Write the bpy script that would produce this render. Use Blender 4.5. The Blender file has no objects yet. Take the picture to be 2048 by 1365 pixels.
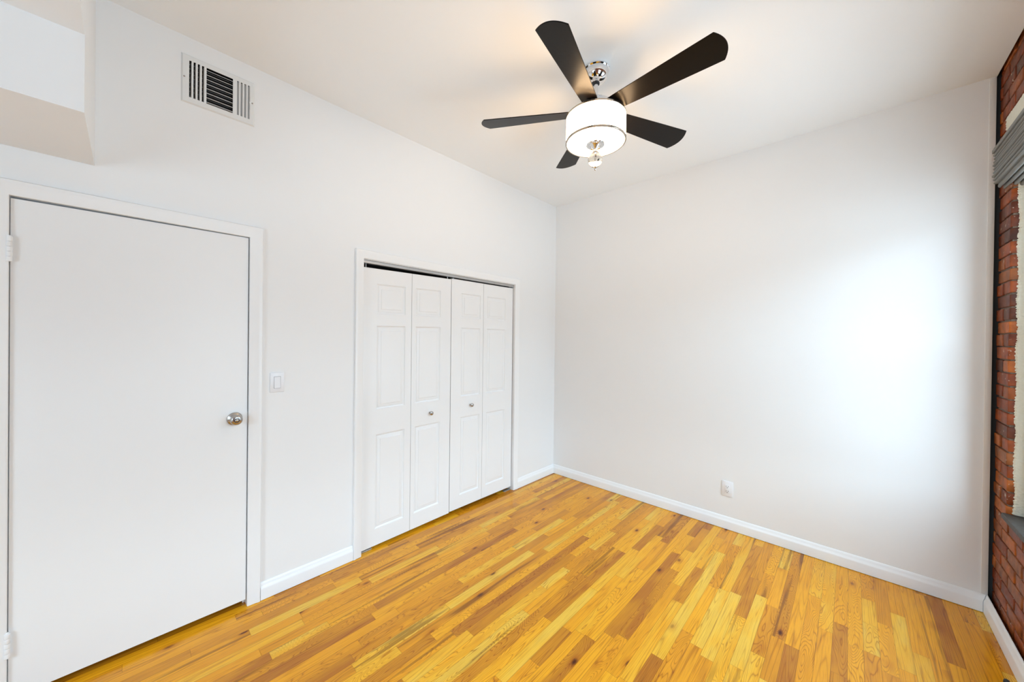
import bpy, bmesh, math, random
from mathutils import Vector, Matrix
random.seed(7)
C = bpy.context.scene.collection
PI = math.pi

# ------------------------------------------------------------------ camera
YAW, PITCH, ROLL = 0.8172, -0.0045, 0.0116
fwd = Vector((math.sin(YAW)*math.cos(PITCH), math.cos(YAW)*math.cos(PITCH), math.sin(PITCH)))
rgt = Vector((math.cos(YAW), -math.sin(YAW), 0)); upv = rgt.cross(fwd)
r2 = rgt*math.cos(ROLL)+upv*math.sin(ROLL); u2 = -rgt*math.sin(ROLL)+upv*math.cos(ROLL)
cam_d = bpy.data.cameras.new('camera'); cam = bpy.data.objects.new('camera', cam_d); C.objects.link(cam)
m = Matrix.Identity(4)
for i in range(3):
    m[i][0] = r2[i]; m[i][1] = u2[i]; m[i][2] = -fwd[i]
m[0][3], m[1][3], m[2][3] = -3.2821, -2.4211, 1.4932
cam.matrix_world = m
cam_d.sensor_width = 36; cam_d.lens = 36*721.57/2048; cam_d.clip_start = 0.02; cam_d.clip_end = 200
bpy.context.scene.camera = cam

# ------------------------------------------------------------------ view, world, daylight
vs = bpy.context.scene.view_settings
vs.view_transform = 'Standard'; vs.look = 'None'; vs.exposure = 0.0; vs.gamma = 1.0; vs.use_curve_mapping = False
SKY = 16.8
wd = bpy.data.worlds.new('daylight'); bpy.context.scene.world = wd; wd.use_nodes = True
nt = wd.node_tree; nt.nodes.clear()
wo = nt.nodes.new('ShaderNodeOutputWorld'); bg = nt.nodes.new('ShaderNodeBackground')
tc = nt.nodes.new('ShaderNodeTexCoord'); sp = nt.nodes.new('ShaderNodeSeparateXYZ'); cr = nt.nodes.new('ShaderNodeValToRGB')
nt.links.new(tc.outputs['Generated'], sp.inputs[0])
mr = nt.nodes.new('ShaderNodeMapRange'); mr.inputs[1].default_value = -1; mr.inputs[2].default_value = 1
nt.links.new(sp.outputs['Z'], mr.inputs[0]); nt.links.new(mr.outputs[0], cr.inputs[0])
e = cr.color_ramp.elements
e[0].position = 0.46; e[0].color = (.35, .42, .495, 1)
e[1].position = 0.52; e[1].color = (.13, .165, .20, 1)
q = e.new(.55); q.color = (.16, .20, .245, 1)
q = e.new(.63); q.color = (.63, .815, 1.0, 1)
nt.links.new(cr.outputs[0], bg.inputs[0]); bg.inputs[1].default_value = SKY
nt.links.new(bg.outputs[0], wo.inputs[0])

def portal(name, loc, rot, sx, sz):
    l = bpy.data.lights.new(name, 'AREA'); l.shape = 'RECTANGLE'; l.size = sx; l.size_y = sz
    l.cycles.is_portal = True
    o = bpy.data.objects.new(name, l); C.objects.link(o); o.location = loc; o.rotation_euler = rot
WIN = [(-1.36, -0.21), (-2.95, -1.95)]          # brick wall: the near window, then an unseen one added for more daylight
WZ0, WZ1 = 0.635, 2.50
for a, b in WIN:
    portal('window_portal', ((a+b)/2, -3.47, (WZ0+WZ1)/2), (PI/2, 0, 0), b-a, WZ1-WZ0)
ADDED_WWIN = (-2.30, -1.00, 0.75, 2.1)                    # unseen west opening behind the camera, added to bring in daylight
portal('window_portal', (-5.30, (ADDED_WWIN[0]+ADDED_WWIN[1])/2, (ADDED_WWIN[2]+ADDED_WWIN[3])/2), (PI/2, 0, -PI/2), ADDED_WWIN[1]-ADDED_WWIN[0], ADDED_WWIN[3]-ADDED_WWIN[2])

# ------------------------------------------------------------------ materials
def mat(name, col, rough=.5, metal=0, bump=0, bscale=20, spec=.5, coat=0, colvar=0, detail=3):
    M = bpy.data.materials.new(name); M.use_nodes = True
    t = M.node_tree; b = t.nodes['Principled BSDF']
    b.inputs['Base Color'].default_value = (*col, 1); b.inputs['Roughness'].default_value = rough
    b.inputs['Metallic'].default_value = metal; b.inputs['Specular IOR Level'].default_value = spec
    b.inputs['Coat Weight'].default_value = coat
    tcn = t.nodes.new('ShaderNodeTexCoord')
    nz = t.nodes.new('ShaderNodeTexNoise'); nz.inputs['Scale'].default_value = bscale; nz.inputs['Detail'].default_value = detail
    t.links.new(tcn.outputs['Object'], nz.inputs['Vector'])
    if bump:
        bp = t.nodes.new('ShaderNodeBump'); bp.inputs['Strength'].default_value = bump; bp.inputs['Distance'].default_value = .01
        t.links.new(nz.outputs['Fac'], bp.inputs['Height']); t.links.new(bp.outputs[0], b.inputs['Normal'])
    if colvar:
        mx = t.nodes.new('ShaderNodeMix'); mx.data_type = 'RGBA'
        mx.inputs['A'].default_value = (*col, 1); mx.inputs['B'].default_value = (*[c*(1-colvar) for c in col], 1)
        t.links.new(nz.outputs['Fac'], mx.inputs['Factor']); t.links.new(mx.outputs['Result'], b.inputs['Base Color'])
    return M
M_wall = mat('wall_paint', (.85, .85, .85), .55, bump=.10, bscale=9, colvar=.01)
M_ceil = mat('ceiling_paint', (.925, .94, .95), .7, bump=.10, bscale=6)
M_trim = mat('trim_enamel', (.88, .885, .89), .32, bump=.04, bscale=30)
M_door = mat('door_enamel', (.86, .86, .86), .38, bump=.03, bscale=25)
M_bead = mat('corner_bead', (.78, .76, .73), .4, bump=.1, bscale=60)
M_chrome = mat('chrome', (.82, .82, .83), .06, 1)
M_ring = mat('polished_ring', (.50, .44, .38), .22, 1)
M_nickel = mat('satin_nickel', (.46, .44, .42), .27, 1)
M_dark = mat('black_recess_shade', (.008, .008, .008), .8)  # black stands in for the shade in the brick gap and vent duct
M_black = mat('black_rubber', (.015, .015, .015), .45)
M_blade = mat('dark_wood_blade', (.006, .0045, .0035), .30, bump=.02, bscale=60, spec=.19)
M_vent = mat('vent_enamel', (.77, .775, .77), .4)
M_vane = mat('vent_vane', (.24, .245, .245), .4)
M_plastic = mat('white_plastic', (.83, .83, .85), .3)
M_slot = mat('dark_slot', (.06, .06, .07), .6)
M_alu = mat('track_metal', (.5, .5, .5), .35, .7)
M_paintline = mat('caulked_plaster', (.74, .71, .60), .6, bump=.6, bscale=70)
M_winw = mat('window_vinyl', (.80, .82, .83), .35)
M_slate = mat('stone_sill', (.07, .062, .053), .6, bump=.5, bscale=40, colvar=.4)
M_mortar = mat('mortar', (.22, .155, .115), .85, bump=.8, bscale=90, colvar=.5)

def mat_shade():
    M = bpy.data.materials.new('grey_shade_fabric'); M.use_nodes = True
    t = M.node_tree; b = t.nodes['Principled BSDF']
    b.inputs['Base Color'].default_value = (.185, .182, .168, 1); b.inputs['Roughness'].default_value = .6
    tcn = t.nodes.new('ShaderNodeTexCoord'); w = t.nodes.new('ShaderNodeTexNoise'); w.inputs['Scale'].default_value = 400
    t.links.new(tcn.outputs['Object'], w.inputs['Vector'])
    bp = t.nodes.new('ShaderNodeBump'); bp.inputs['Strength'].default_value = .15; bp.inputs['Distance'].default_value = .001
    t.links.new(w.outputs['Fac'], bp.inputs['Height']); t.links.new(bp.outputs[0], b.inputs['Normal'])
    return M
M_shade = mat_shade()

def mat_brick():
    M = bpy.data.materials.new('old_brick'); M.use_nodes = True
    t = M.node_tree; N = t.nodes; L = t.links; b = N['Principled BSDF']
    at = N.new('ShaderNodeAttribute'); at.attribute_name = 'rnd'
    sx = N.new('ShaderNodeSeparateColor'); L.new(at.outputs['Color'], sx.inputs[0])
    cr = N.new('ShaderNodeValToRGB'); e = cr.color_ramp.elements
    e[0].position = 0; e[0].color = (.085, .020, .006, 1); e[1].position = 1; e[1].color = (.42, .105, .012, 1)
    for p, c in ((.25, (.24, .045, .008, 1)), (.5, (.32, .065, .009, 1)), (.75, (.26, .085, .025, 1))):
        q = e.new(p); q.color = c
    L.new(sx.outputs[0], cr.inputs[0])
    tcn = N.new('ShaderNodeTexCoord')
    n1 = N.new('ShaderNodeTexNoise'); n1.inputs['Scale'].default_value = 22; n1.inputs['Detail'].default_value = 6
    L.new(tcn.outputs['Object'], n1.inputs['Vector'])
    mx = N.new('ShaderNodeMix'); mx.data_type = 'RGBA'; mx.blend_type = 'MULTIPLY'; mx.inputs['Factor'].default_value = .75
    c2 = N.new('ShaderNodeValToRGB'); c2.color_ramp.elements[0].position = .32; c2.color_ramp.elements[0].color = (.35, .3, .28, 1)
    c2.color_ramp.elements[1].position = .62; c2.color_ramp.elements[1].color = (1.15, 1.1, 1.05, 1)
    L.new(n1.outputs['Fac'], c2.inputs[0]); L.new(cr.outputs[0], mx.inputs['A']); L.new(c2.outputs[0], mx.inputs['B'])
    n2 = N.new('ShaderNodeTexNoise'); n2.inputs['Scale'].default_value = 38; n2.inputs['Detail'].default_value = 8
    mp = N.new('ShaderNodeMapping'); mp.inputs['Location'].default_value = (3, 7, 1); L.new(tcn.outputs['Object'], mp.inputs[0]); L.new(mp.outputs[0], n2.inputs['Vector'])
    c3 = N.new('ShaderNodeValToRGB'); c3.color_ramp.elements[0].position = .66; c3.color_ramp.elements[0].color = (0, 0, 0, 1)
    c3.color_ramp.elements[1].position = .72; c3.color_ramp.elements[1].color = (1, 1, 1, 1); L.new(n2.outputs['Fac'], c3.inputs[0])
    m3 = N.new('ShaderNodeMix'); m3.data_type = 'RGBA'; m3.inputs['B'].default_value = (.55, .43, .33, 1)
    L.new(c3.outputs[0], m3.inputs['Factor']); L.new(mx.outputs['Result'], m3.inputs['A'])
    L.new(m3.outputs['Result'], b.inputs['Base Color'])
    b.inputs['Roughness'].default_value = .42; b.inputs['Specular IOR Level'].default_value = .32
    bp = N.new('ShaderNodeBump'); bp.inputs['Strength'].default_value = .7; bp.inputs['Distance'].default_value = .006
    L.new(n1.outputs['Fac'], bp.inputs['Height']); L.new(bp.outputs[0], b.inputs['Normal'])
    return M
M_brick = mat_brick()

def mat_floor():
    M = bpy.data.materials.new('oak_strip_floor'); M.use_nodes = True
    t = M.node_tree; N = t.nodes; L = t.links; b = N['Principled BSDF']
    def math_(op, a, c=None, d=None):
        n = N.new('ShaderNodeMath'); n.operation = op
        for i, v in enumerate((a, c, d)):
            if v is None: continue
            if isinstance(v, (int, float)): n.inputs[i].default_value = v
            else: L.new(v, n.inputs[i])
        return n.outputs[0]
    at = N.new('ShaderNodeAttribute'); at.attribute_name = 'rnd'
    s = N.new('ShaderNodeSeparateColor'); L.new(at.outputs['Color'], s.inputs[0]); r1, r2_, r3 = s.outputs
    uv = N.new('ShaderNodeUVMap'); uv.uv_map = 'UVMap'
    su = N.new('ShaderNodeSeparateXYZ'); L.new(uv.outputs[0], su.inputs[0])     # x: metres along the strip, y: metres across
    ofs = math_('MULTIPLY', r2_, 137.0); ofs2 = math_('MULTIPLY', r3, 91.0)
    def vec(x, y, z=0):
        n = N.new('ShaderNodeCombineXYZ')
        for i, v in enumerate((x, y, z)):
            if isinstance(v, (int, float)): n.inputs[i].default_value = v
            else: L.new(v, n.inputs[i])
        return n.outputs[0]
    def noise(v, sc, det=3, rough=.5, dist=0):
        n = N.new('ShaderNodeTexNoise'); n.inputs['Scale'].default_value = sc; n.inputs['Detail'].default_value = det
        n.inputs['Roughness'].default_value = rough; n.inputs['Distortion'].default_value = dist; L.new(v, n.inputs['Vector']); return n.outputs['Fac']
    X = math_('ADD', su.outputs[0], ofs); Y = math_('ADD', su.outputs[1], ofs2)
    # cathedral grain: contour lines of a stretched noise field
    st = math_('ADD', .45, math_('MULTIPLY', math_('GREATER_THAN', r2_, .58), 2.1))
    fld = noise(vec(math_('MULTIPLY', X, st), math_('MULTIPLY', Y, 15), ofs), 1.0, 1.5, .4)
    k = math_('ADD', 14.0, math_('MULTIPLY', r3, 26.0))
    fr = math_('FRACT', math_('MULTIPLY', fld, k))
    tri = math_('ABSOLUTE', math_('SUBTRACT', fr, .5))           # 0 mid .. .5 edges
    line = math_('POWER', math_('MULTIPLY', tri, 2.0), 5.0)
    fine = noise(vec(math_('MULTIPLY', X, 9), math_('MULTIPLY', Y, 420), ofs), 1.0, 2, .6)
    streak = noise(vec(math_('MULTIPLY', X, 2.0), math_('MULTIPLY', Y, 60), ofs), 1.0, 3, .6)
    blot = noise(vec(math_('MULTIPLY', X, 3.0), math_('MULTIPLY', Y, 14), ofs), 1.0, 2)
    cr = N.new('ShaderNodeValToRGB'); e = cr.color_ramp.elements
    e[0].position = 0; e[0].color = (.50, .17, .012, 1)
    e[1].position = 1; e[1].color = (.88, .52, .060, 1)
    for p, c in ((.10, (.62, .24, .012, 1)), (.35, (.82, .335, .011, 1)), (.72, (.90, .405, .013, 1)), (.92, (.89, .47, .032, 1))):
        q = e.new(p); q.color = c
    tone = math_('ADD', r1, math_('MULTIPLY', math_('SUBTRACT', blot, .5), .55))
    L.new(tone, cr.inputs[0])
    def mixc(f, a, bcol, mode='MIX'):
        n = N.new('ShaderNodeMix'); n.data_type = 'RGBA'; n.blend_type = mode
        L.new(f, n.inputs['Factor']); L.new(a, n.inputs['A']); n.inputs['B'].default_value = (*bcol, 1); return n.outputs['Result']
    def rng(v, a, bb, c=0., d=1.):
        n = N.new('ShaderNodeMapRange'); L.new(v, n.inputs[0])
        for i, w in enumerate((a, bb, c, d)): n.inputs[i+1].default_value = w
        return n.outputs[0]
    col = mixc(math_('MULTIPLY', line, math_('ADD', .40, math_('MULTIPLY', r2_, .6))), cr.outputs[0], (.50, .32, .16), 'MULTIPLY')
    col = mixc(rng(fine, .50, .70, 0, .45), col, (.62, .45, .30), 'MULTIPLY')
    col = mixc(rng(streak, .62, .74, 0, .75), col, (.50, .34, .30), 'MULTIPLY')
    # mineral streaks on some strips
    ms = noise(vec(math_('MULTIPLY', X, 1.4), math_('MULTIPLY', Y, 34), ofs2), 1.0, 2)
    gate = rng(r3, .80, .84)
    col = mixc(math_('MULTIPLY', rng(ms, .54, .64, 0, .75), gate), col, (.34, .26, .24), 'MULTIPLY')
    # knots
    vo = N.new('ShaderNodeTexVoronoi'); vo.inputs['Scale'].default_value = 1.0
    L.new(vec(math_('MULTIPLY', X, 5.2), math_('MULTIPLY', Y, 11.0), ofs), vo.inputs['Vector'])
    sc_ = N.new('ShaderNodeSeparateColor'); L.new(vo.outputs['Color'], sc_.inputs[0])
    kn = math_('MULTIPLY', rng(vo.outputs['Distance'], .055, .15, 1, 0), rng(sc_.outputs[0], .74, .78))
    col = mixc(math_('MULTIPLY', kn, .95), col, (.16, .07, .05), 'MULTIPLY')
    halo = math_('MULTIPLY', rng(vo.outputs['Distance'], .1, .34, .55, 0), rng(sc_.outputs[0], .70, .78))
    col = mixc(halo, col, (.62, .40, .32), 'MULTIPLY')
    # joints between strips
    w = .057
    ya = su.outputs[1]
    ed = math_('MINIMUM', ya, math_('SUBTRACT', w, ya))
    col = mixc(rng(ed, .0004, .0011, .6, 0), col, (.22, .10, .05), 'MULTIPLY')
    L.new(col, b.inputs['Base Color'])
    b.inputs['Roughness'].default_value = .24
    rr = rng(fine, .3, .7, .13, .22); L.new(rr, b.inputs['Roughness'])
    b.inputs['Specular IOR Level'].default_value = .36
    b.inputs['Coat Weight'].default_value = .0; b.inputs['Coat Roughness'].default_value = .09
    bp = N.new('ShaderNodeBump'); bp.inputs['Strength'].default_value = .10; bp.inputs['Distance'].default_value = .002
    big = noise(vec(math_('MULTIPLY', X, 5), math_('MULTIPLY', Y, 20), ofs), 1.0, 2)
    hh = math_('ADD', math_('MULTIPLY', big, .8), math_('MULTIPLY', fine, .12))
    L.new(hh, bp.inputs['Height']); L.new(bp.outputs[0], b.inputs['Normal']); L.new(bp.outputs[0], b.inputs['Coat Normal'])
    return M
M_floor = mat_floor()

def mat_emit(name, col, strength):
    M = bpy.data.materials.new(name); M.use_nodes = True
    b = M.node_tree.nodes['Principled BSDF']; b.inputs['Base Color'].default_value = (.85, .82, .75, 1)
    b.inputs['Emission Color'].default_value = (*col, 1); b.inputs['Emission Strength'].default_value = strength
    b.inputs['Roughness'].default_value = .5
    return M
M_lampshade = mat_emit('lit_white_shade', (1.0, .66, .36), 22.0)
M_diffuser = mat_emit('lit_frosted_diffuser', (1.0, .76, .50), 7.0)
def mat_glass(name, thin=False, rough=0.0):
    M = bpy.data.materials.new(name); M.use_nodes = True; t = M.node_tree; t.nodes.clear()
    o = t.nodes.new('ShaderNodeOutputMaterial')
    if thin:
        tr = t.nodes.new('ShaderNodeBsdfTransparent'); tr.inputs[0].default_value = (.96, .98, .97, 1)
        g = t.nodes.new('ShaderNodeBsdfGlossy'); g.inputs['Roughness'].default_value = .02
        mx = t.nodes.new('ShaderNodeMixShader'); mx.inputs[0].default_value = .06
        t.links.new(tr.outputs[0], mx.inputs[1]); t.links.new(g.outputs[0], mx.inputs[2]); t.links.new(mx.outputs[0], o.inputs[0])
    else:
        g = t.nodes.new('ShaderNodeBsdfGlass'); g.inputs['IOR'].default_value = 1.5; g.inputs['Roughness'].default_value = rough
        g.inputs['Color'].default_value = (1, .97, .92, 1); t.links.new(g.outputs[0], o.inputs[0])
    return M
M_pane = mat_glass('window_glass', True); M_crystal = mat_glass('crystal', rough=.04)

# ------------------------------------------------------------------ mesh helpers
def link(name, me, m_, parent=None, smooth=False, mats=None):
    o = bpy.data.objects.new(name, me); C.objects.link(o)
    for q in (mats or [m_]): me.materials.append(q)
    if smooth:
        for p in me.polygons: p.use_smooth = True
    if parent:
        o.parent = parent; o.matrix_parent_inverse = parent.matrix_world.inverted()
    return o
def tag(o, label=None, cat=None, group=None, kind=None):
    if label: o['label'] = label
    if cat: o['category'] = cat
    if group: o['group'] = group
    if kind: o['kind'] = kind
    return o
def empty(name, loc, **k):
    o = bpy.data.objects.new(name, None); C.objects.link(o); o.location = loc; o.empty_display_size = .1
    o.matrix_world = Matrix.Translation(loc)
    return tag(o, **k)
def bm_box(bm, a, b, bev=0, seg=2):
    x0, x1 = sorted((a[0], b[0])); y0, y1 = sorted((a[1], b[1])); z0, z1 = sorted((a[2], b[2]))
    v = [bm.verts.new(p) for p in ((x0,y0,z0),(x1,y0,z0),(x1,y1,z0),(x0,y1,z0),(x0,y0,z1),(x1,y0,z1),(x1,y1,z1),(x0,y1,z1))]
    f = [bm.faces.new([v[i] for i in q]) for q in ((0,3,2,1),(4,5,6,7),(0,1,5,4),(1,2,6,5),(2,3,7,6),(3,0,4,7))]
    if bev:
        es = list({e for q in f for e in q.edges})
        bmesh.ops.bevel(bm, geom=es, offset=bev, segments=seg, affect='EDGES', profile=.5)
    return v
def done(bm, name, m_, parent=None, smooth=False, mats=None, fix=True, ang=None):
    if fix: bmesh.ops.recalc_face_normals(bm, faces=bm.faces)
    me = bpy.data.meshes.new(name); bm.to_mesh(me); bm.free()
    o = link(name, me, m_, parent, smooth, mats)
    if ang:
        me.polygons.foreach_set('use_smooth', [True]*len(me.polygons))
        md = None
        me.set_sharp_from_angle(angle=math.radians(ang))
    return o
def box(name, a, b, m_, parent=None, bev=0, **k):
    bm = bmesh.new(); bm_box(bm, a, b, bev); return done(bm, name, m_, parent, ang=35 if bev else None, **k)
def lathe(prof, seg=64, bm=None, center=(0,0,0), axis='z'):
    bm = bm or bmesh.new(); rings = []
    for r, h in prof:
        ring = []
        if r < 1e-6: pts = [(0, 0, h)]
        else: pts = [(r*math.cos(2*PI*i/seg), r*math.sin(2*PI*i/seg), h) for i in range(seg)]
        for x, y, z in pts:
            if axis == 'z': p = (x, y, z)
            elif axis == '-y': p = (x, -z, y)     # height goes to -y
            elif axis == '-x': p = (-z, x, y)
            ring.append(bm.verts.new((center[0]+p[0], center[1]+p[1], center[2]+p[2])))
        rings.append(ring)
    for A, B in zip(rings, rings[1:]):
        for i in range(seg):
            j = (i+1) % seg
            q = [A[i % len(A)], A[j % len(A)], B[j % len(B)], B[i % len(B)]]
            u = []
            for w in q:
                if w not in u: u.append(w)
            if len(u) > 2: bm.faces.new(u)
    return bm
def sweep_u(prof, x0, x1, z0, z1, name, m_, parent=None, y=0):
    # casing profile (u outwards from the opening, v out of the wall) mitred round three sides
    bm = bmesh.new(); cols = []
    for u, v in prof:
        cols.append([bm.verts.new(p) for p in ((x0-u, y-v, z0), (x0-u, y-v, z1+u), (x1+u, y-v, z1+u), (x1+u, y-v, z0))])
    n = len(prof)
    for i in range(n):
        a, b = cols[i], cols[(i+1) % n]
        for k in range(3): bm.faces.new((a[k], a[k+1], b[k+1], b[k]))
    bm.faces.new([c[0] for c in cols]); bm.faces.new([c[3] for c in cols])
    return done(bm, name, m_, parent, ang=40)
def extrude_profile(prof, p0, p1, out, name, m_, parent=None, m0=0, m1=0):
    # prof (v out of wall, z); p0->p1 run; out = unit vector out of wall; m0/m1 mitre factors
    bm = bmesh.new(); d = (Vector(p1)-Vector(p0)).normalized(); out = Vector(out)
    A = [bm.verts.new(Vector(p0)+out*v+Vector((0,0,z))+d*(m0*v)) for v, z in prof]
    B = [bm.verts.new(Vector(p1)+out*v+Vector((0,0,z))-d*(m1*v)) for v, z in prof]
    n = len(prof)
    for i in range(n): bm.faces.new((A[i], A[(i+1) % n], B[(i+1) % n], B[i]))
    bm.faces.new(A); bm.faces.new(B)
    return done(bm, name, m_, parent, ang=35)
def holed_wall(name, ax, d0, d1, u0, u1, z0, z1, holes, m_, parent=None):
    """slab with rectangular holes. ax 'y': plane spans x (u) and z, thickness along y from d0 (room face) to d1; ax 'x' likewise."""
    us = sorted({u0, u1, *[h[0] for h in holes], *[h[1] for h in holes]}); zs = sorted({z0, z1, *[h[2] for h in holes], *[h[3] for h in holes]})
    solid = lambda i, k: 0 <= i < len(us)-1 and 0 <= k < len(zs)-1 and not any(h[0] <= us[i] and us[i+1] <= h[1] and h[2] <= zs[k] and zs[k+1] <= h[3] for h in holes)
    bm = bmesh.new(); cache = {}
    def V(u, z, d):
        key = (round(u, 5), round(z, 5), d)
        if key not in cache: cache[key] = bm.verts.new((u, d, z) if ax == 'y' else (d, u, z))
        return cache[key]
    for i in range(len(us)-1):
        for k in range(len(zs)-1):
            if not solid(i, k): continue
            a, b, c, e_ = us[i], us[i+1], zs[k], zs[k+1]
            for d in (d0, d1): bm.faces.new((V(a,c,d), V(b,c,d), V(b,e_,d), V(a,e_,d)))
            for (ii, kk, p, q) in ((i-1,k,(a,c),(a,e_)), (i+1,k,(b,c),(b,e_)), (i,k-1,(a,c),(b,c)), (i,k+1,(a,e_),(b,e_))):
                if not solid(ii, kk): bm.faces.new((V(*p,d0), V(*q,d0), V(*q,d1), V(*p,d1)))
    return done(bm, name, m_, parent)
S = lambda o: tag(o, kind='structure')

# ------------------------------------------------------------------ room shell
H = 2.98; XW = -5.15; YS = -3.0
DX0, DX1, DTOP = -3.603, -2.824, 2.038            # door opening
AX0, AX1, ATOP = -2.187, -0.667, 2.030            # closet opening
VX0, VX1, VZ0, VZ1 = -3.090, -2.826, 2.668, 2.876 # vent duct opening
S(holed_wall('wall_north', 'y', 0, .12, XW-.15, .0, 0, H, [(DX0-.02, DX1+.02, 0, DTOP+.02), (AX0, AX1, 0, ATOP), (VX0, VX1, VZ0, VZ1)], M_wall))
S(holed_wall('wall_east', 'x', 0, .14, YS+.006, .12, 0, H, [], M_wall))
S(holed_wall('wall_west', 'x', XW, XW-.15, YS-.45, .12, 0, H, [ADDED_WWIN], M_wall))
S(box('ceiling', (XW-.15, YS+.004, H), (.14, .12, H+.12), M_ceil))
# enclosure behind the closet and door, plus an added plug against leaking daylight
bm = bmesh.new(); bm_box(bm, (.11, YS-.46, -.02), (.20, YS+.02, H+.12)); bm_box(bm, (XW-.15, .80, -.02), (.14, .86, H+.12)); bm_box(bm, (.08, .12, -.02), (.14, .80, H+.12)); bm_box(bm, (XW-.15, .12, H), (.14, .80, H+.12))
bm_box(bm, (-2.55, .12, 0), (-2.45, .80, H)); bm_box(bm, (XW-.15, .12, -.02), (XW-.05, .80, H))
M_closet = mat('closet_shade', (.16, .15, .14), .8)  # dark colour stands in for the darkness behind the closed doors
S(done(bm, 'wall_closet_and_plug', M_closet))

# soffit under the stair, over the door
bm = bmesh.new()
def prism_x(bm, x0, x1, pts):
    A = [bm.verts.new((x0, y, z)) for y, z in pts]; B = [bm.verts.new((x1, y, z)) for y, z in pts]; n = len(pts)
    for i in range(n): bm.faces.new((A[i], A[(i+1)%n], B[(i+1)%n], B[i]))
    bm.faces.new(A); bm.faces.new(B)
prism_x(bm, XW+.001, -3.384, [(-.0005, H-.001), (-.0005, 2.232), (-.552, 2.232), (-.552, 2.490), (-1.9, 2.490), (-1.9, H-.001)])
S(tag(done(bm, 'soffit', M_wall), 'stepped white soffit boxed out above the flat white door', 'soffit'))

# floor: one mesh of oak strips, each with its own random values
def make_floor():
    W = .057; verts = []; faces = []; rnd = []; uvs = []
    y = YS+.002; rng = random.Random(11); row = 0
    x_lo, x_hi = XW-.1, .09
    while y < .80:
        x = x_lo - rng.uniform(0, .8)
        while x < x_hi:
            ln = rng.choice((rng.uniform(.22, .5), rng.uniform(.35, .95), rng.uniform(.5, 1.3)))
            a, b_ = max(x, x_lo), min(x+ln, x_hi)
            if b_-a > .01:
                i = len(verts); g = .0004
                verts += [(a+g, y, 0), (b_-g, y, 0), (b_-g, y+W, 0), (a+g, y+W, 0)]; faces.append((i, i+1, i+2, i+3))
                rnd.append((rng.random(), rng.random(), rng.random())); uvs.append((0, b_-a, W))
            x += ln
        y += W; row += 1
    i = len(verts); verts += [(x_lo, YS-.02, -.003), (x_hi, YS-.02, -.003), (x_hi, .8, -.003), (x_lo, .8, -.003)]; faces.append((i, i+1, i+2, i+3)); rnd.append((0, 0, 0)); uvs.append((0, 1, .0))
    me = bpy.data.meshes.new('floor'); me.from_pydata(verts, [], faces)
    at = me.attributes.new('rnd', 'FLOAT_COLOR', 'CORNER'); uvl = me.uv_layers.new(name='UVMap')
    for p in me.polygons:
        r = rnd[p.index]; u = uvs[p.index]
        for k, li in enumerate(p.loop_indices):
            at.data[li].color = (*r, 1)
            uvl.data[li].uv = ((0, u[1], u[1], 0)[k], (0, 0, u[2], u[2])[k])
    return link('floor', me, M_floor)
S(make_floor())
S(box('foundation', (XW-.15, YS-.5, -.12), (.2, .86, -.006), M_mortar))

# ------------------------------------------------------------------ brick wall
def make_brick_wall():
    bm = bmesh.new(); rl = bm.loops.layers.float_color.new('rnd'); rng = random.Random(5)
    P = .0675; BH = .0595; BL = .205; J = .008
    YF = YS-.009
    def brick(xa, xb, z, y0=YF, depth=.032, r=None):
        j = lambda s: rng.uniform(-s, s)
        a = (xa+j(.001), y0-depth, z+j(.001)); b = (xb+j(.001), y0+j(.0022), z+BH+j(.0015))
        before = set(bm.faces); vs_ = bm_box(bm, a, b)
        for v in vs_: v.co += Vector((j(.0018), j(.0012), j(.0016)))
        es = list({e for v in vs_ for e in v.link_edges})
        bmesh.ops.bevel(bm, geom=es, offset=.004, segments=2, affect='EDGES', profile=.5)
        rr = (rng.random(), rng.random(), rng.random(), 1)
        for f in set(bm.faces)-before:
            f.material_index = 0
            for l in f.loops: l[rl] = rr
    z = .004; row = 0; xmax = .006; xmin = XW-.1
    while z < H+.06:
        ints = [(xmin, xmax)]
        if z+BH > WZ0-.01 and z < WZ1:
            ints = [(xmin, WIN[1][0]), (WIN[1][1], WIN[0][0]), (WIN[0][1], xmax)]
        for a, b in ints:
            x = a - (0 if row % 2 else BL/2+rng.uniform(-.01, .01))
            while x < b:
                xa, xb = max(x, a), min(x+BL, b)
                if xb-xa > .03: brick(xa, xb-J if xb < b else xb, z)
                elif xb-xa > .012: brick(xa, xb, z)
                x += BL+J
        z += P; row += 1
    # mortar bed with the window openings left free
    def quadbox(a, b):
        before = set(bm.faces); bm_box(bm, a, b)
        for f in set(bm.faces)-before: f.material_index = 1
    yb0, yb1 = YF-.007, YF-.44
    g = .004
    xs = [(xmin-.05, WIN[1][0]-g), (WIN[1][1]+g, WIN[0][0]-g), (WIN[0][1]+g, -.02)]
    for a, b in xs: quadbox((a, yb0, 0), (b, yb1, H+.12))
    before = set(bm.faces); bm_box(bm, (-.02, YF-.05, 0), (.2, yb1, H+.12))  # black fill painted in for the shadow between drywall and brick
    for f in set(bm.faces)-before: f.material_index = 2
    bm_box(bm, (-.02, YF-.05, 0), (-.019, yb0, H+.12))
    for a, b in WIN:
        quadbox((a-g, yb0, 0), (b+g, yb1, WZ0-.02)); quadbox((a-g, yb0, WZ1+g), (b+g, yb1, H+.12))
    return done(bm, 'wall_south', M_brick, mats=[M_brick, M_mortar, M_dark], ang=50)
S(make_brick_wall())
S(box('gap_cover_slab', (XW-.15, YS-.46, H+.1), (.2, YS+.02, H+.13), M_ceil))  # unseen slab added above the ceiling gap to keep outside light out

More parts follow.
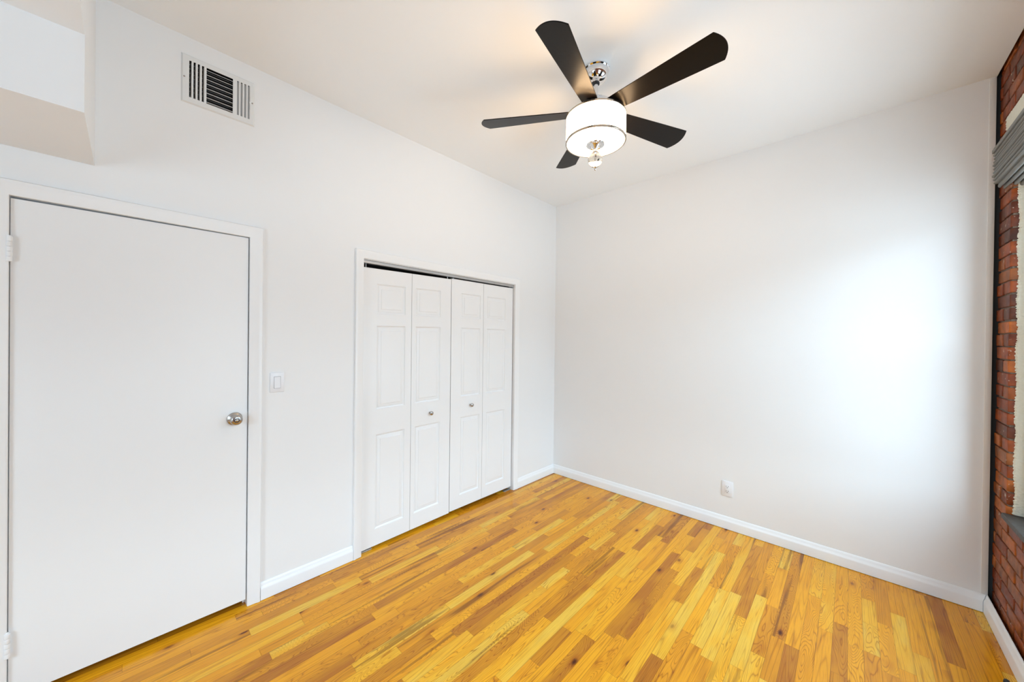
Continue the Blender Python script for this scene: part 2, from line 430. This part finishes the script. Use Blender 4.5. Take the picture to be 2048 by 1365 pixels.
# windows
def make_window(n, xa, xb, shade_side=True):
    w = empty('window_%d' % n, ((xa+xb)/2, YS-.12, WZ0)); S(w)
    rng = random.Random(n)
    # plaster lining of the reveal with a ragged inner edge
    for k, (xx, sgn) in enumerate(((xb, -1), (xa, 1))):
        bm = bmesh.new(); z = WZ0; A = []; B = []; A2 = []
        while z <= WZ1+.001:
            yy = YS-.031+rng.uniform(-.0025, .003)+.0025*math.sin(z*23)
            A.append(bm.verts.new((xx+sgn*.0005, yy, z))); A2.append(bm.verts.new((xx+sgn*.006, yy-.006, z)))
            B.append(bm.verts.new((xx+sgn*.008, YS-.24, z))); z += .004
        for i in range(len(A)-1):
            bm.faces.new((A[i], A[i+1], A2[i+1], A2[i])); bm.faces.new((A2[i], A2[i+1], B[i+1], B[i]))
        done(bm, 'plaster_lining', M_paintline, w)
    y0, y1 = YS-.062, YS-.135
    ins = .010
    bm = bmesh.new(); t = .055
    a, b, c, d = xa+ins, xb-ins, WZ0+.004, WZ1-.003
    for p, q in (((a, y0, c), (a+t, y1, d)), ((b-t, y0, c), (b, y1, d)), ((a+t, y0, d-t), (b-t, y1, d)), ((a+t, y0, c), (b-t, y1, c+.04))):
        bm_box(bm, p, q, .003)
    done(bm, 'window_frame', M_winw, w, ang=35)
    for k, (s0, s1, yy) in enumerate(((c+.04, (c+d)/2+.02, y0-.014), ((c+d)/2-.02, d-t, y0-.045))):
        bm = bmesh.new(); s = .042; u0, u1 = a+t+.001, b-t-.001; ye = yy-.026
        for p, q in (((u0, yy, s0), (u0+s, ye, s1)), ((u1-s, yy, s0), (u1, ye, s1)), ((u0+s, yy, s0), (u1-s, ye, s0+s)), ((u0+s, yy, s1-s), (u1-s, ye, s1))):
            bm_box(bm, p, q, .002)
        sash = done(bm, 'sash', M_winw, w, ang=35)
        pane = box('pane', (u0+s-.004, yy-.011, s0+s-.004), (u1-s+.004, yy-.015, s1-s+.004), M_pane, sash)
    box('window_sill', (xa-.03, YS+.004, WZ0-.030), (xb+.012, YS-.12, WZ0-.002), M_slate, w, bev=.005)
    return w
make_window(1, *WIN[0]); make_window(2, *WIN[1])  # the second is out of view, added to let in daylight
w3 = S(empty('window_3', (XW-.07, (ADDED_WWIN[0]+ADDED_WWIN[1])/2, ADDED_WWIN[2])))  # added window, never in view, for extra daylight
bm = bmesh.new(); t = .05; a, b, c, d = ADDED_WWIN
for p, q in (((a, c), (a+t, d)), ((b-t, c), (b, d)), ((a+t, c), (b-t, c+t)), ((a+t, d-t), (b-t, d)), ((a+t, (c+d)/2-.025), (b-t, (c+d)/2+.025))):
    bm_box(bm, (XW-.05, p[0], p[1]), (XW-.11, q[0], q[1]), .003)
done(bm, 'window_frame', M_winw, w3, ang=35)
box('pane', (XW-.078, a+t-.004, c+t-.004), (XW-.082, b-t+.004, d-t+.004), M_pane, w3)

# painted plaster band on the bricks over the near window, ragged outline
bm = bmesh.new(); rng = random.Random(9)
xl, xr, zt, zb = WIN[0][0]-.07, -.135, 2.682, WZ1-.06
out = []
x = xl
while x < xr: out.append((x, zt+rng.uniform(-.003, .003))); x += .012
z = zt
while z > zb: out.append((xr+rng.uniform(-.018, .016)+.02*(zt-z)/(zt-zb), z)); z -= .007
out += [(xr, zb), (xl, zb)]
F = [bm.verts.new((x, YS-.003, z)) for x, z in out]; K = [bm.verts.new((x, YS-.02, z)) for x, z in out]
bm.faces.new(F)
for i in range(len(F)): bm.faces.new((F[i], F[(i+1) % len(F)], K[(i+1) % len(F)], K[i]))
S(done(bm, 'trim_1', M_paintline))

# ------------------------------------------------------------------ casings, baseboards, bead
casing = [(0, 0), (0, .009), (.004, .012), (.040, .014), (.050, .018), (.058, .017), (.061, .012), (.061, 0)]
S(sweep_u([(u, v) for u, v in casing], DX0, DX1, 0.002, DTOP, 'trim_2', M_trim))
S(sweep_u([(u*.92, v) for u, v in casing], AX0, AX1, 0.002, ATOP+.004, 'trim_3', M_trim))
# jamb linings
bm = bmesh.new()
bm_box(bm, (DX0-.019, .0005, 0), (DX0, .119, DTOP)); bm_box(bm, (DX1, .0005, 0), (DX1+.019, .119, DTOP)); bm_box(bm, (DX0-.019, .0005, DTOP), (DX1+.019, .119, DTOP+.019))
bm_box(bm, (DX0, .046, 0), (DX0+.012, .119, DTOP)); bm_box(bm, (DX1-.012, .046, 0), (DX1, .119, DTOP)); bm_box(bm, (DX0+.012, .046, DTOP-.012), (DX1-.012, .119, DTOP))
S(done(bm, 'trim_4', M_trim))
bb = [(0, .003), (.015, .003), (.015, .060), (.0135, .070), (.009, .077), (.0075, .086), (.0055, .094), (.003, .098), (0, .099)]
S(extrude_profile(bb, (DX1+.062, 0, 0), (AX0-.057, 0, 0), (0, -1, 0), 'baseboard_north', M_trim))
S(extrude_profile(bb, (AX1+.057, 0, 0), (0, 0, 0), (0, -1, 0), 'baseboard_north', M_trim, m1=1))
S(extrude_profile(bb, (0, 0, 0), (0, YS+.010, 0), (-1, 0, 0), 'baseboard_east', M_trim, m0=1, m1=1))
S(extrude_profile([(v*1.15, z*1.0) for v, z in bb], (0, YS+.006, 0), (XW, YS+.006, 0), (0, 1, 0), 'baseboard_south', M_trim, m0=1))
S(extrude_profile(bb, (DX0-.062, 0, 0), (XW, 0, 0), (0, -1, 0), 'baseboard_north', M_trim))
S(extrude_profile(bb, (XW, 0, 0), (XW, YS+.01, 0), (1, 0, 0), 'baseboard_west', M_trim))
# corner bead strip where the white wall meets the brick
bm = bmesh.new(); bm_box(bm, (-.0028, YS+.006, .1), (.001, YS+.030, H-.003), .001)
S(done(bm, 'trim_5', M_bead, ang=35))

# ------------------------------------------------------------------ flat door
d1 = empty('door_1', (DX0, .002, .03)); S(d1); d1['label'] = 'flat white slab door with round knob, left of the light switch'
bm = bmesh.new()
zt0, zt1 = DTOP-.0085, DTOP-.003
vs_ = bm_box(bm, (DX0+.0018, .003, .036), (DX1-.0035, .043, 2.03))
for v in vs_:
    if v.co.z > 1: v.co.z = zt0 if v.co.x < -3.2 else zt1
bmesh.ops.bevel(bm, geom=list(bm.edges), offset=.0015, segments=2, affect='EDGES')
done(bm, 'door_panel', M_door, d1, ang=35)
def knob_parts(parent, x, z, y, R, name='knob', keyed=True):
    pr = [(0, 0), (R*1.0, 0), (R*1.02, .003), (R*.95, .006), (R*.60, .011), (R*.42, .015), (R*.40, .026), (R*.62, .032), (R*.80, .040), (R*.82, .050), (R*.74, .058), (R*.55, .063), (R*.30, .064), (0, .064)]
    k = done(lathe(pr, 48, center=(x, y, z), axis='-y'), name, M_nickel, parent, smooth=True)
    k['label'] = 'satin nickel round knob'
    if keyed:
        r = done(lathe([(R*.31, .0635), (R*.34, .0655), (R*.30, .067), (R*.27, .0655)], 32, center=(x, y, z), axis='-y'), 'lock_ring', M_black, k, smooth=True)
        b_ = done(lathe([(0, .0645), (R*.25, .0645), (R*.24, .068), (0, .069)], 32, center=(x, y, z), axis='-y'), 'turn_button', M_nickel, k, smooth=True)
    return k
knob_parts(d1, -2.884, 1.047, .003, .034)
for z in (1.826, .259):
    bm = bmesh.new()
    n = 5; hh = .098
    for i in range(n):
        z0 = z-hh/2+hh*i/n
        lathe([(0, z0+.0006), (.0078, z0+.0006), (.0082, z0+.0018), (.0082, z0+hh/n-.0014), (.0078, z0+hh/n-.0002), (0, z0+hh/n-.0002)], 20, bm, center=(DX0+.001, -.0085, 0))
    lathe([(0, z+hh/2), (.006, z+hh/2), (.005, z+hh/2+.004), (0, z+hh/2+.005)], 20, bm, center=(DX0+.001, -.0085, 0))
    bm_box(bm, (DX0+.0005, -.0085, z-hh/2), (DX0+.0045, .0028, z+hh/2))
    done(bm, 'hinge', M_trim, d1, ang=40)
box('strike_plate', (DX1-.0035, .004, 1.01), (DX1-.0005, .03, 1.075), M_nickel, d1)

# ------------------------------------------------------------------ closet bifold doors
def leaf(name, x0, x1, z0, z1, pm, parent, y=.020, th=.032, tilt=0, xr=0):
    """moulded leaf with three raised panels; pm = (left margin, right margin)"""
    bm = bmesh.new()
    px0, px1 = x0+pm[0], x1-pm[1]
    H_ = z1-z0
    pans = [(px0, px1, 1.672, 1.884), (px0, px1, .995, 1.588), (px0, px1, .146, .816)]
    us = sorted({x0, px0, px1, x1}); zs = sorted({z0, z1, *[p[2] for p in pans], *[p[3] for p in pans]})
    cache = {}
    def V(x, z, d=0):
        k = (round(x, 5), round(z, 5), round(d, 5))
        if k not in cache: cache[k] = bm.verts.new((x, y+d, z))
        return cache[k]
    for i in range(3):
        for k in range(len(zs)-1):
            if i == 1 and any(p[2] <= zs[k] and zs[k+1] <= p[3] for p in pans): continue
            bm.faces.new((V(us[i], zs[k]), V(us[i+1], zs[k]), V(us[i+1], zs[k+1]), V(us[i], zs[k+1])))
    rings = [(0, 0), (.002, .0045), (.009, .0085), (.013, .0088), (.016, .0068), (.033, .0030), (.036, .0004)]
    for a, b, c, d in pans:
        prev = None
        for ins, dep in rings:
            r = [V(a+ins, c+ins, dep), V(b-ins, c+ins, dep), V(b-ins, d-ins, dep), V(a+ins, d-ins, dep)]
            if prev:
                for k in range(4): bm.faces.new((prev[k], prev[(k+1) % 4], r[(k+1) % 4], r[k]))
            prev = r
        bm.faces.new(prev)
    # sides and back
    for (p, q) in (((x0, z0), (x1, z0)), ((x1, z0), (x1, z1)), ((x1, z1), (x0, z1)), ((x0, z1), (x0, z0))):
        bm.faces.new((bm.verts.new((p[0], y, p[1])), bm.verts.new((q[0], y, q[1])), bm.verts.new((q[0], y+th, q[1])), bm.verts.new((p[0], y+th, p[1]))))
    bm.faces.new([bm.verts.new((a, y+th, b)) for a, b in ((x0, z0), (x1, z0), (x1, z1), (x0, z1))])
    bmesh.ops.remove_doubles(bm, verts=bm.verts, dist=.00001)
    for q in bm.verts: q.co.z += tilt*(q.co.x-xr)
    return done(bm, name, M_door, parent, ang=18)
LX = [-2.183, -1.8005, -1.4285, -1.0650, -.6760]
def small_knob(parent, x, z, y=.02):
    pr = [(0, 0), (.007, 0), (.006, .004), (.0055, .010), (.010, .014), (.0148, .019), (.0160, .024), (.0145, .029), (.009, .0315), (0, .032)]
    k = done(lathe(pr, 40, center=(x, y, z), axis='-y'), 'knob', M_nickel, parent, smooth=True); k['label'] = 'small satin nickel knob'
def pins(parent, xs, z0, z1):
    for x in xs:
        done(lathe([(0, z0), (.004, z0), (.004, z1), (0, z1)], 16, center=(x, .037, 0)), 'pivot_pin', M_alu, parent)
d2 = S(empty('door_2', (LX[0], .02, .03))); d2['label'] = 'left pair of moulded white bifold closet leaves with one knob'
leaf('door_leaf', LX[0], LX[1]-.0015, .030, 1.990, (.105, .052), d2, tilt=.015, xr=LX[2]); leaf('door_leaf', LX[1]+.0015, LX[2]-.003, .030, 1.990, (.034, .105), d2, tilt=.015, xr=LX[2])
small_knob(d2, -1.628, .899); pins(d2, (LX[0]+.03, LX[2]-.03), 1.978, 2.02)
d3 = S(empty('door_3', (LX[2], .02, .03))); d3['label'] = 'right pair of moulded white bifold closet leaves with one knob'
leaf('door_leaf', LX[2]+.003, LX[3]-.0015, .036, 1.997, (.105, .036), d3); leaf('door_leaf', LX[3]+.0015, LX[4], .036, 1.997, (.044, .105), d3)
small_knob(d3, -1.207, .912); pins(d3, (LX[2]+.03, LX[4]-.03), 1.997, 2.02)
box('pivot_bracket', (LX[4]-.085, .022, .0015), (LX[4]-.002, .050, .010), M_alu, d3, bev=.001)
box('pivot_bracket', (LX[0]+.002, .022, .0015), (LX[0]+.085, .050, .010), M_alu, d2, bev=.001)
tr = box('door_track', (AX0+.001, .016, ATOP-.021), (AX1-.001, .052, ATOP-.001), M_alu)
tag(tr, 'thin grey metal track under the closet door head', 'door track')

# ------------------------------------------------------------------ air vent
v = empty('air_vent', (-2.957, 0, 2.772), label='white rectangular wall vent with louvres near the ceiling', cat='air vent')
FX0, FX1, FZ0, FZ1 = -3.108, -2.807, 2.652, 2.892
secs = [(-3.078 + .0160*i, -3.078+.0160*i+.0088, 2.683, 2.864) for i in range(4)] + [(-3.012, -2.904, 2.682, 2.864)] + [(-2.886+.0158*i, -2.886+.0158*i+.0088, 2.683, 2.864) for i in range(4)] + [(-2.8325, -2.8295, 2.737, 2.808)]
fr = holed_wall('vent_frame', 'y', -.0065, -.0045, FX0+.006, FX1-.006, FZ0+.006, FZ1-.006, secs, M_vent, v)
bm = bmesh.new()
for o_, i_ in (((FX0, FX1, FZ0, FZ1, -.0002), (FX0+.006, FX1-.006, FZ0+.006, FZ1-.006, -.0065)),):
    A = [bm.verts.new(p) for p in ((o_[0], o_[4], o_[2]), (o_[1], o_[4], o_[2]), (o_[1], o_[4], o_[3]), (o_[0], o_[4], o_[3]))]
    B = [bm.verts.new(p) for p in ((i_[0], i_[4], i_[2]), (i_[1], i_[4], i_[2]), (i_[1], i_[4], i_[3]), (i_[0], i_[4], i_[3]))]
    for k in range(4): bm.faces.new((A[k], A[(k+1) % 4], B[(k+1) % 4], B[k]))
done(bm, 'vent_rim', M_vent, v)
bm = bmesh.new()   # duct lining behind, coloured black for the darkness in the hole
bm_box(bm, (VX0+.001, .10, VZ0+.001), (VX1-.001, .115, VZ1-.001))
for a, b in (((VX0+.0005, .002, VZ0+.0005), (VX0+.002, .10, VZ1-.0005)), ((VX1-.002, .002, VZ0+.0005), (VX1-.0005, .10, VZ1-.0005)), ((VX0, .002, VZ0+.0005), (VX1, .10, VZ0+.002)), ((VX0, .002, VZ1-.002), (VX1, .10, VZ1-.0005))): bm_box(bm, a, b)
done(bm, 'duct_lining', M_dark, v)
def slat(name, a, b, tilt, depth, axis, m_, th=.0008):
    """thin tilted louvre between points a and b"""
    a, b = Vector(a), Vector(b); bm = bmesh.new()
    d = Vector((0, math.cos(tilt), math.sin(tilt))) if axis == 'x' else Vector((math.sin(tilt), math.cos(tilt), 0))
    n = d.cross((b-a).normalized())*th
    P_ = [a, b, b+d*depth, a+d*depth]
    A = [bm.verts.new(p) for p in P_]; B = [bm.verts.new(p+n) for p in P_]
    bm.faces.new(A); bm.faces.new(B)
    for k in range(4): bm.faces.new((A[k], A[(k+1) % 4], B[(k+1) % 4], B[k]))
    return done(bm, name, m_, v)
for i in range(8):
    z = 2.862-.0232*i-.012
    slat('louver', (-3.012, -.006, z), (-2.904, -.006, z), math.radians(38), .014, 'x', M_vent)
for i in range(15):
    z = 2.862-.0116*i-.010
    slat('damper_blade', (-3.014, .012, z), (-2.902, .012, z), math.radians(10), .010, 'x', M_vane, .0010)
for i in range(4):
    x = -3.078+.0160*i+.0088
    slat('side_louver', (x, -.0045, 2.683), (x, -.0045, 2.864), math.radians(-12), .014, 'z', M_vent)
    x = -2.886+.0158*i
    slat('side_louver', (x+.008, -.0045, 2.683), (x+.008, -.0045, 2.864), math.radians(-38), .014, 'z', M_vent)
for (a, b) in ((-3.080, -3.018), (-2.890, -2.828)):
    for i in range(8):
        z = 2.70+.0225*i
        slat('damper_blade', (a, .014, z), (b, .014, z), math.radians(5), .006, 'x', M_vane, .0012)
for x, z in ((-3.0965, 2.776), (-2.8185, 2.775)):
    done(lathe([(0, .0062), (.0042, .0062), (.0036, .0080), (0, .0086)], 20, center=(x, 0, z), axis='-y'), 'screw', M_nickel, v, smooth=True)
box('lever', (-2.8325, -.010, 2.770), (-2.8295, .004, 2.776), M_vent, v)

# ------------------------------------------------------------------ light switch and outlet
s = empty('light_switch', (-2.688, 0, 1.228), label='white rocker light switch on the wall between door and closet', cat='light switch')
bm = bmesh.new(); bm_box(bm, (-2.7235, -.006, 1.1715), (-2.6525, -.0001, 1.2855), .0022); done(bm, 'switch_plate', M_plastic, s, ang=35)
bm = bmesh.new(); bm_box(bm, (-2.7048, -.0066, 1.1945), (-2.6712, -.0061, 1.2625)); done(bm, 'rocker_surround', M_slot, s)
bm = bmesh.new(); vs_ = bm_box(bm, (-2.7036, -.0095, 1.1957), (-2.6724, -.0062, 1.2613))
for q in vs_:
    if q.co.y < -.009 and q.co.z > 1.23: q.co.y = -.0072
done(bm, 'rocker', M_plastic, s)
o_ = empty('power_outlet', (0, -1.7185, .321), label='white duplex power outlet low on the blank wall', cat='power outlet')
Y0, Y1, Z0, Z1 = -1.7575, -1.679, .261, .381
bm = bmesh.new(); bm_box(bm, (-.006, Y0, Z0), (-.0001, Y1, Z1), .0022); done(bm, 'outlet_plate', M_plastic, o_, ang=35)
yc = (Y0+Y1)/2
bm = bmesh.new(); bm_box(bm, (-.0085, yc-.0167, .321-.0335), (-.0061, yc+.0167, .321+.0335), .001); done(bm, 'receptacle_face', M_plastic, o_, ang=35)
for zc in (.3405, .3030):
    bm = bmesh.new()
    bm_box(bm, (-.0089, yc-.0085, zc-.004), (-.0086, yc-.0060, zc+.005)); bm_box(bm, (-.0089, yc+.0060, zc-.004), (-.0086, yc+.0082, zc+.004))
    lathe([(0, .0086), (.0028, .0086), (.0028, .0089), (0, .0089)], 16, bm, center=(0, yc, zc-.0105), axis='-x')
    done(bm, 'socket_slots', M_slot, o_)
done(lathe([(0, .0059), (.003, .0059), (.0026, .0068), (0, .007)], 16, center=(0, yc, .3715), axis='-x'), 'screw', M_plastic, o_)

# ------------------------------------------------------------------ ceiling fan
AXX, AXY = -1.5284, -1.3863
fan = empty('ceiling_fan', (AXX, AXY, H), label='five-blade dark ceiling fan with a lit white drum light', cat='ceiling fan')
cc = (AXX, AXY, 0)
def fl(name, prof, m_, seg=72, parent=fan, smooth=True, ang=None):
    o = done(lathe(prof, seg, center=cc), name, m_, parent, ang=40); return o
c_ = fl('canopy', [(0, H), (.069, H), (.071, H-.003), (.071, H-.008), (.067, H-.011), (.065, H-.013), (.065, H-.028), (.062, H-.042), (.054, H-.056), (.040, H-.067), (.026, H-.073), (.018, H-.075), (0, H-.075)], M_chrome)
fl('rubber_collar', [(0, H-.070), (.017, H-.070), (.019, H-.075), (.018, H-.082), (.013, H-.085), (0, H-.085)], M_black)
fl('downrod', [(0, H-.080), (.0112, H-.080), (.0112, 2.812), (0, 2.812)], M_chrome, 32)
fl('motor_housing', [(0, 2.822), (.020, 2.822), (.022, 2.812), (.040, 2.806), (.070, 2.796), (.088, 2.782), (.095, 2.762), (.098, 2.752), (.098, 2.738), (.140, 2.728), (.150, 2.722), (.150, 2.7165), (0, 2.7165)], M_chrome)
R_ = .1595; ZB, ZT = 2.578, 2.716
shade = fl('lamp_shade', [(R_-.002, ZB+.003), (R_, ZB+.003), (R_, ZT-.003), (R_-.002, ZT-.003)], M_lampshade, 96)
for z in (ZB-.001, ZT-.0075):
    fl('shade_trim_ring', [(R_-.0045, z), (R_+.0015, z), (R_+.0026, z+.0012), (R_+.0026, z+.0078), (R_+.0015, z+.009), (R_-.0045, z+.009), (R_-.0045, z)], M_ring, 96)
fl('diffuser', [(0, ZB+.002), (.06, ZB+.003), (.12, ZB+.0045), (R_-.0055, ZB+.006), (R_-.0055, ZB+.009), (0, ZB+.008)], M_diffuser, 96)
fin = fl('finial', [(0, ZB+.001), (.028, ZB+.001), (.028, ZB-.004), (.045, ZB-.0055), (.049, ZB-.007), (.0505, ZB-.0105), (.049, ZB-.014), (.045, ZB-.0155), (.041, ZB-.013), (.036, ZB-.0115), (.030, ZB-.0125), (.025, ZB-.017), (.021, ZB-.024), (.014, ZB-.031), (.010, ZB-.038), (.015, ZB-.044), (.015, ZB-.050), (0, ZB-.050)], M_chrome, 64)
zc, rg = 2.486, .0385
gp = [(rg*math.sin(a), zc+rg*1.08*math.cos(a)) for a in [PI*i/24 for i in range(25)]]; gp[0] = (0, gp[0][1]); gp[-1] = (0, gp[-1][1])
g = fl('crystal_globe', gp, M_crystal, 48, parent=fin)
fl('globe_rod', [(0, ZB-.05), (.004, ZB-.05), (.004, zc-rg-.004), (0, zc-rg-.004)], M_chrome, 20, parent=fin)
fl('finial_tip', [(0, zc-rg*1.08+.002), (.008, zc-rg*1.08), (.009, zc-rg*1.08-.003), (.005, zc-rg*1.08-.007), (.0065, zc-rg*1.08-.012), (.004, zc-rg*1.08-.017), (0, zc-rg*1.08-.019)], M_chrome, 24, parent=fin)
# blade outline in its own frame (r along, w across)
def blade_mesh():
    out = []
    w0, w1 = .045, .0745; rr0 = .095
    n = 14
    for i in range(n+1):
        t_ = i/n; out.append((rr0+(.617-rr0)*t_, w0+(w1-w0)*(t_**.9)))
    k = 16
    for i in range(1, k):
        a = PI/2*0; t_ = i/k; w = w1*(1-2*t_)
        out.append((.617+.030*(1-(abs(w)/w1)**2.0), w))
    for i in range(n, -1, -1):
        t_ = i/n; out.append((rr0+(.617-rr0)*t_, -(w0+(w1-w0)*(t_**.9))))
    bm = bmesh.new(); th = .0045
    T = [bm.verts.new((r, w, th/2)) for r, w in out]; B = [bm.verts.new((r, w, -th/2)) for r, w in out]
    bm.faces.new(T); bm.faces.new(list(reversed(B)))
    for i in range(len(out)): bm.faces.new((T[i], B[i], B[(i+1) % len(out)], T[(i+1) % len(out)]))
    bmesh.ops.recalc_face_normals(bm, faces=bm.faces)
    es = [e for e in bm.edges if abs(e.verts[0].co.z-e.verts[1].co.z) < 1e-6]
    bmesh.ops.bevel(bm, geom=es, offset=.0012, segments=2, affect='EDGES')
    me = bpy.data.meshes.new('fan_blade'); bm.to_mesh(me); bm.free(); me.materials.append(M_blade)
    me.polygons.foreach_set('use_smooth', [True]*len(me.polygons)); me.set_sharp_from_angle(angle=math.radians(30))
    return me
bme = blade_mesh()
for i in range(5):
    a = math.radians(-166.12+72*i)
    o = bpy.data.objects.new('fan_blade', bme); C.objects.link(o)
    mw = Matrix.Translation((AXX, AXY, 2.7451)) @ Matrix.Rotation(a, 4, 'Z') @ Matrix.Rotation(math.radians(-13.7), 4, 'X')
    o.parent = fan; o.matrix_parent_inverse = fan.matrix_world.inverted(); o.matrix_world = mw
    o.matrix_basis = mw

# ------------------------------------------------------------------ pleated window shade, drawn up
sh = empty('window_shade', (-.80, YS+.02, 2.53), label='grey pleated shade drawn up at the top of the window in the brick wall', cat='window shade')
XA, XB = WIN[0][0]-.09, -.125
box('head_rail', (XA, YS+.001, 2.512), (XB, YS+.040, 2.532), M_shade, sh, bev=.003)
# folds: rounded ridges stacked down then turning back under towards the glass
folds = []
zz = 2.502; N_ = 9; pitch = .0185
for i in range(N_):
    folds.append((YS+.034-.0012*abs(i-5)*.6+(.003 if i % 3 == 0 else 0), zz)); zz -= pitch
for k in range(5):
    folds.append((YS+.030-.0175*(k+1), zz-.010*k-.004))
rngf = random.Random(4)
for i, (fy, fz) in enumerate(folds):
    r = .0069
    bm = bmesh.new(); x_end = XB - rngf.uniform(0, .008)
    if i >= N_:
        xs_ = (XA, x_end)
    xs_ = (XA+rngf.uniform(0, .006), x_end)
    rings = []
    back = YS+.008 if i < N_ else None
    sec = []
    if i < N_:
        for q in range(9):
            a = -PI/2+PI*q/8; sec.append((fy+r*1.3*math.cos(a)-.006, fz+r*math.sin(a)))
        sec += [(back, fz+r), (back, fz-r)]
    else:
        for q in range(9):
            a = PI+PI*q/8; sec.append((fy+r*math.cos(a), fz+r*1.5*math.sin(a)+.004))
        sec += [(fy+r*.5, fz+.03), (fy-r*.5, fz+.03)]
    A = [bm.verts.new((xs_[0], y, z)) for y, z in sec]; B = [bm.verts.new((xs_[1], y, z)) for y, z in sec]; n = len(sec)
    for q in range(n): bm.faces.new((A[q], A[(q+1) % n], B[(q+1) % n], B[q]))
    bm.faces.new(A); bm.faces.new(B)
    done(bm, 'pleat', M_shade, sh, ang=50)

# ------------------------------------------------------------------ small dark object on the floor at the foot of the brick wall
ds = empty('door_stop', (-.648, -2.936, 0), label='small dark floor stop beside the baseboard under the brick wall', cat='door stop')
dc = (-.648, -2.936, 0)
done(lathe([(0, .0005), (.016, .0005), (.016, .004), (.011, .007), (.010, .014), (0, .014)], 32, center=dc), 'stop_base', M_nickel, ds, ang=40)
done(lathe([(0, .0135), (.0095, .0135), (.0105, .018), (.0095, .026), (.006, .031), (0, .032)], 32, center=dc), 'stop_bumper', M_black, ds, smooth=True)
bpy.context.view_layer.update()
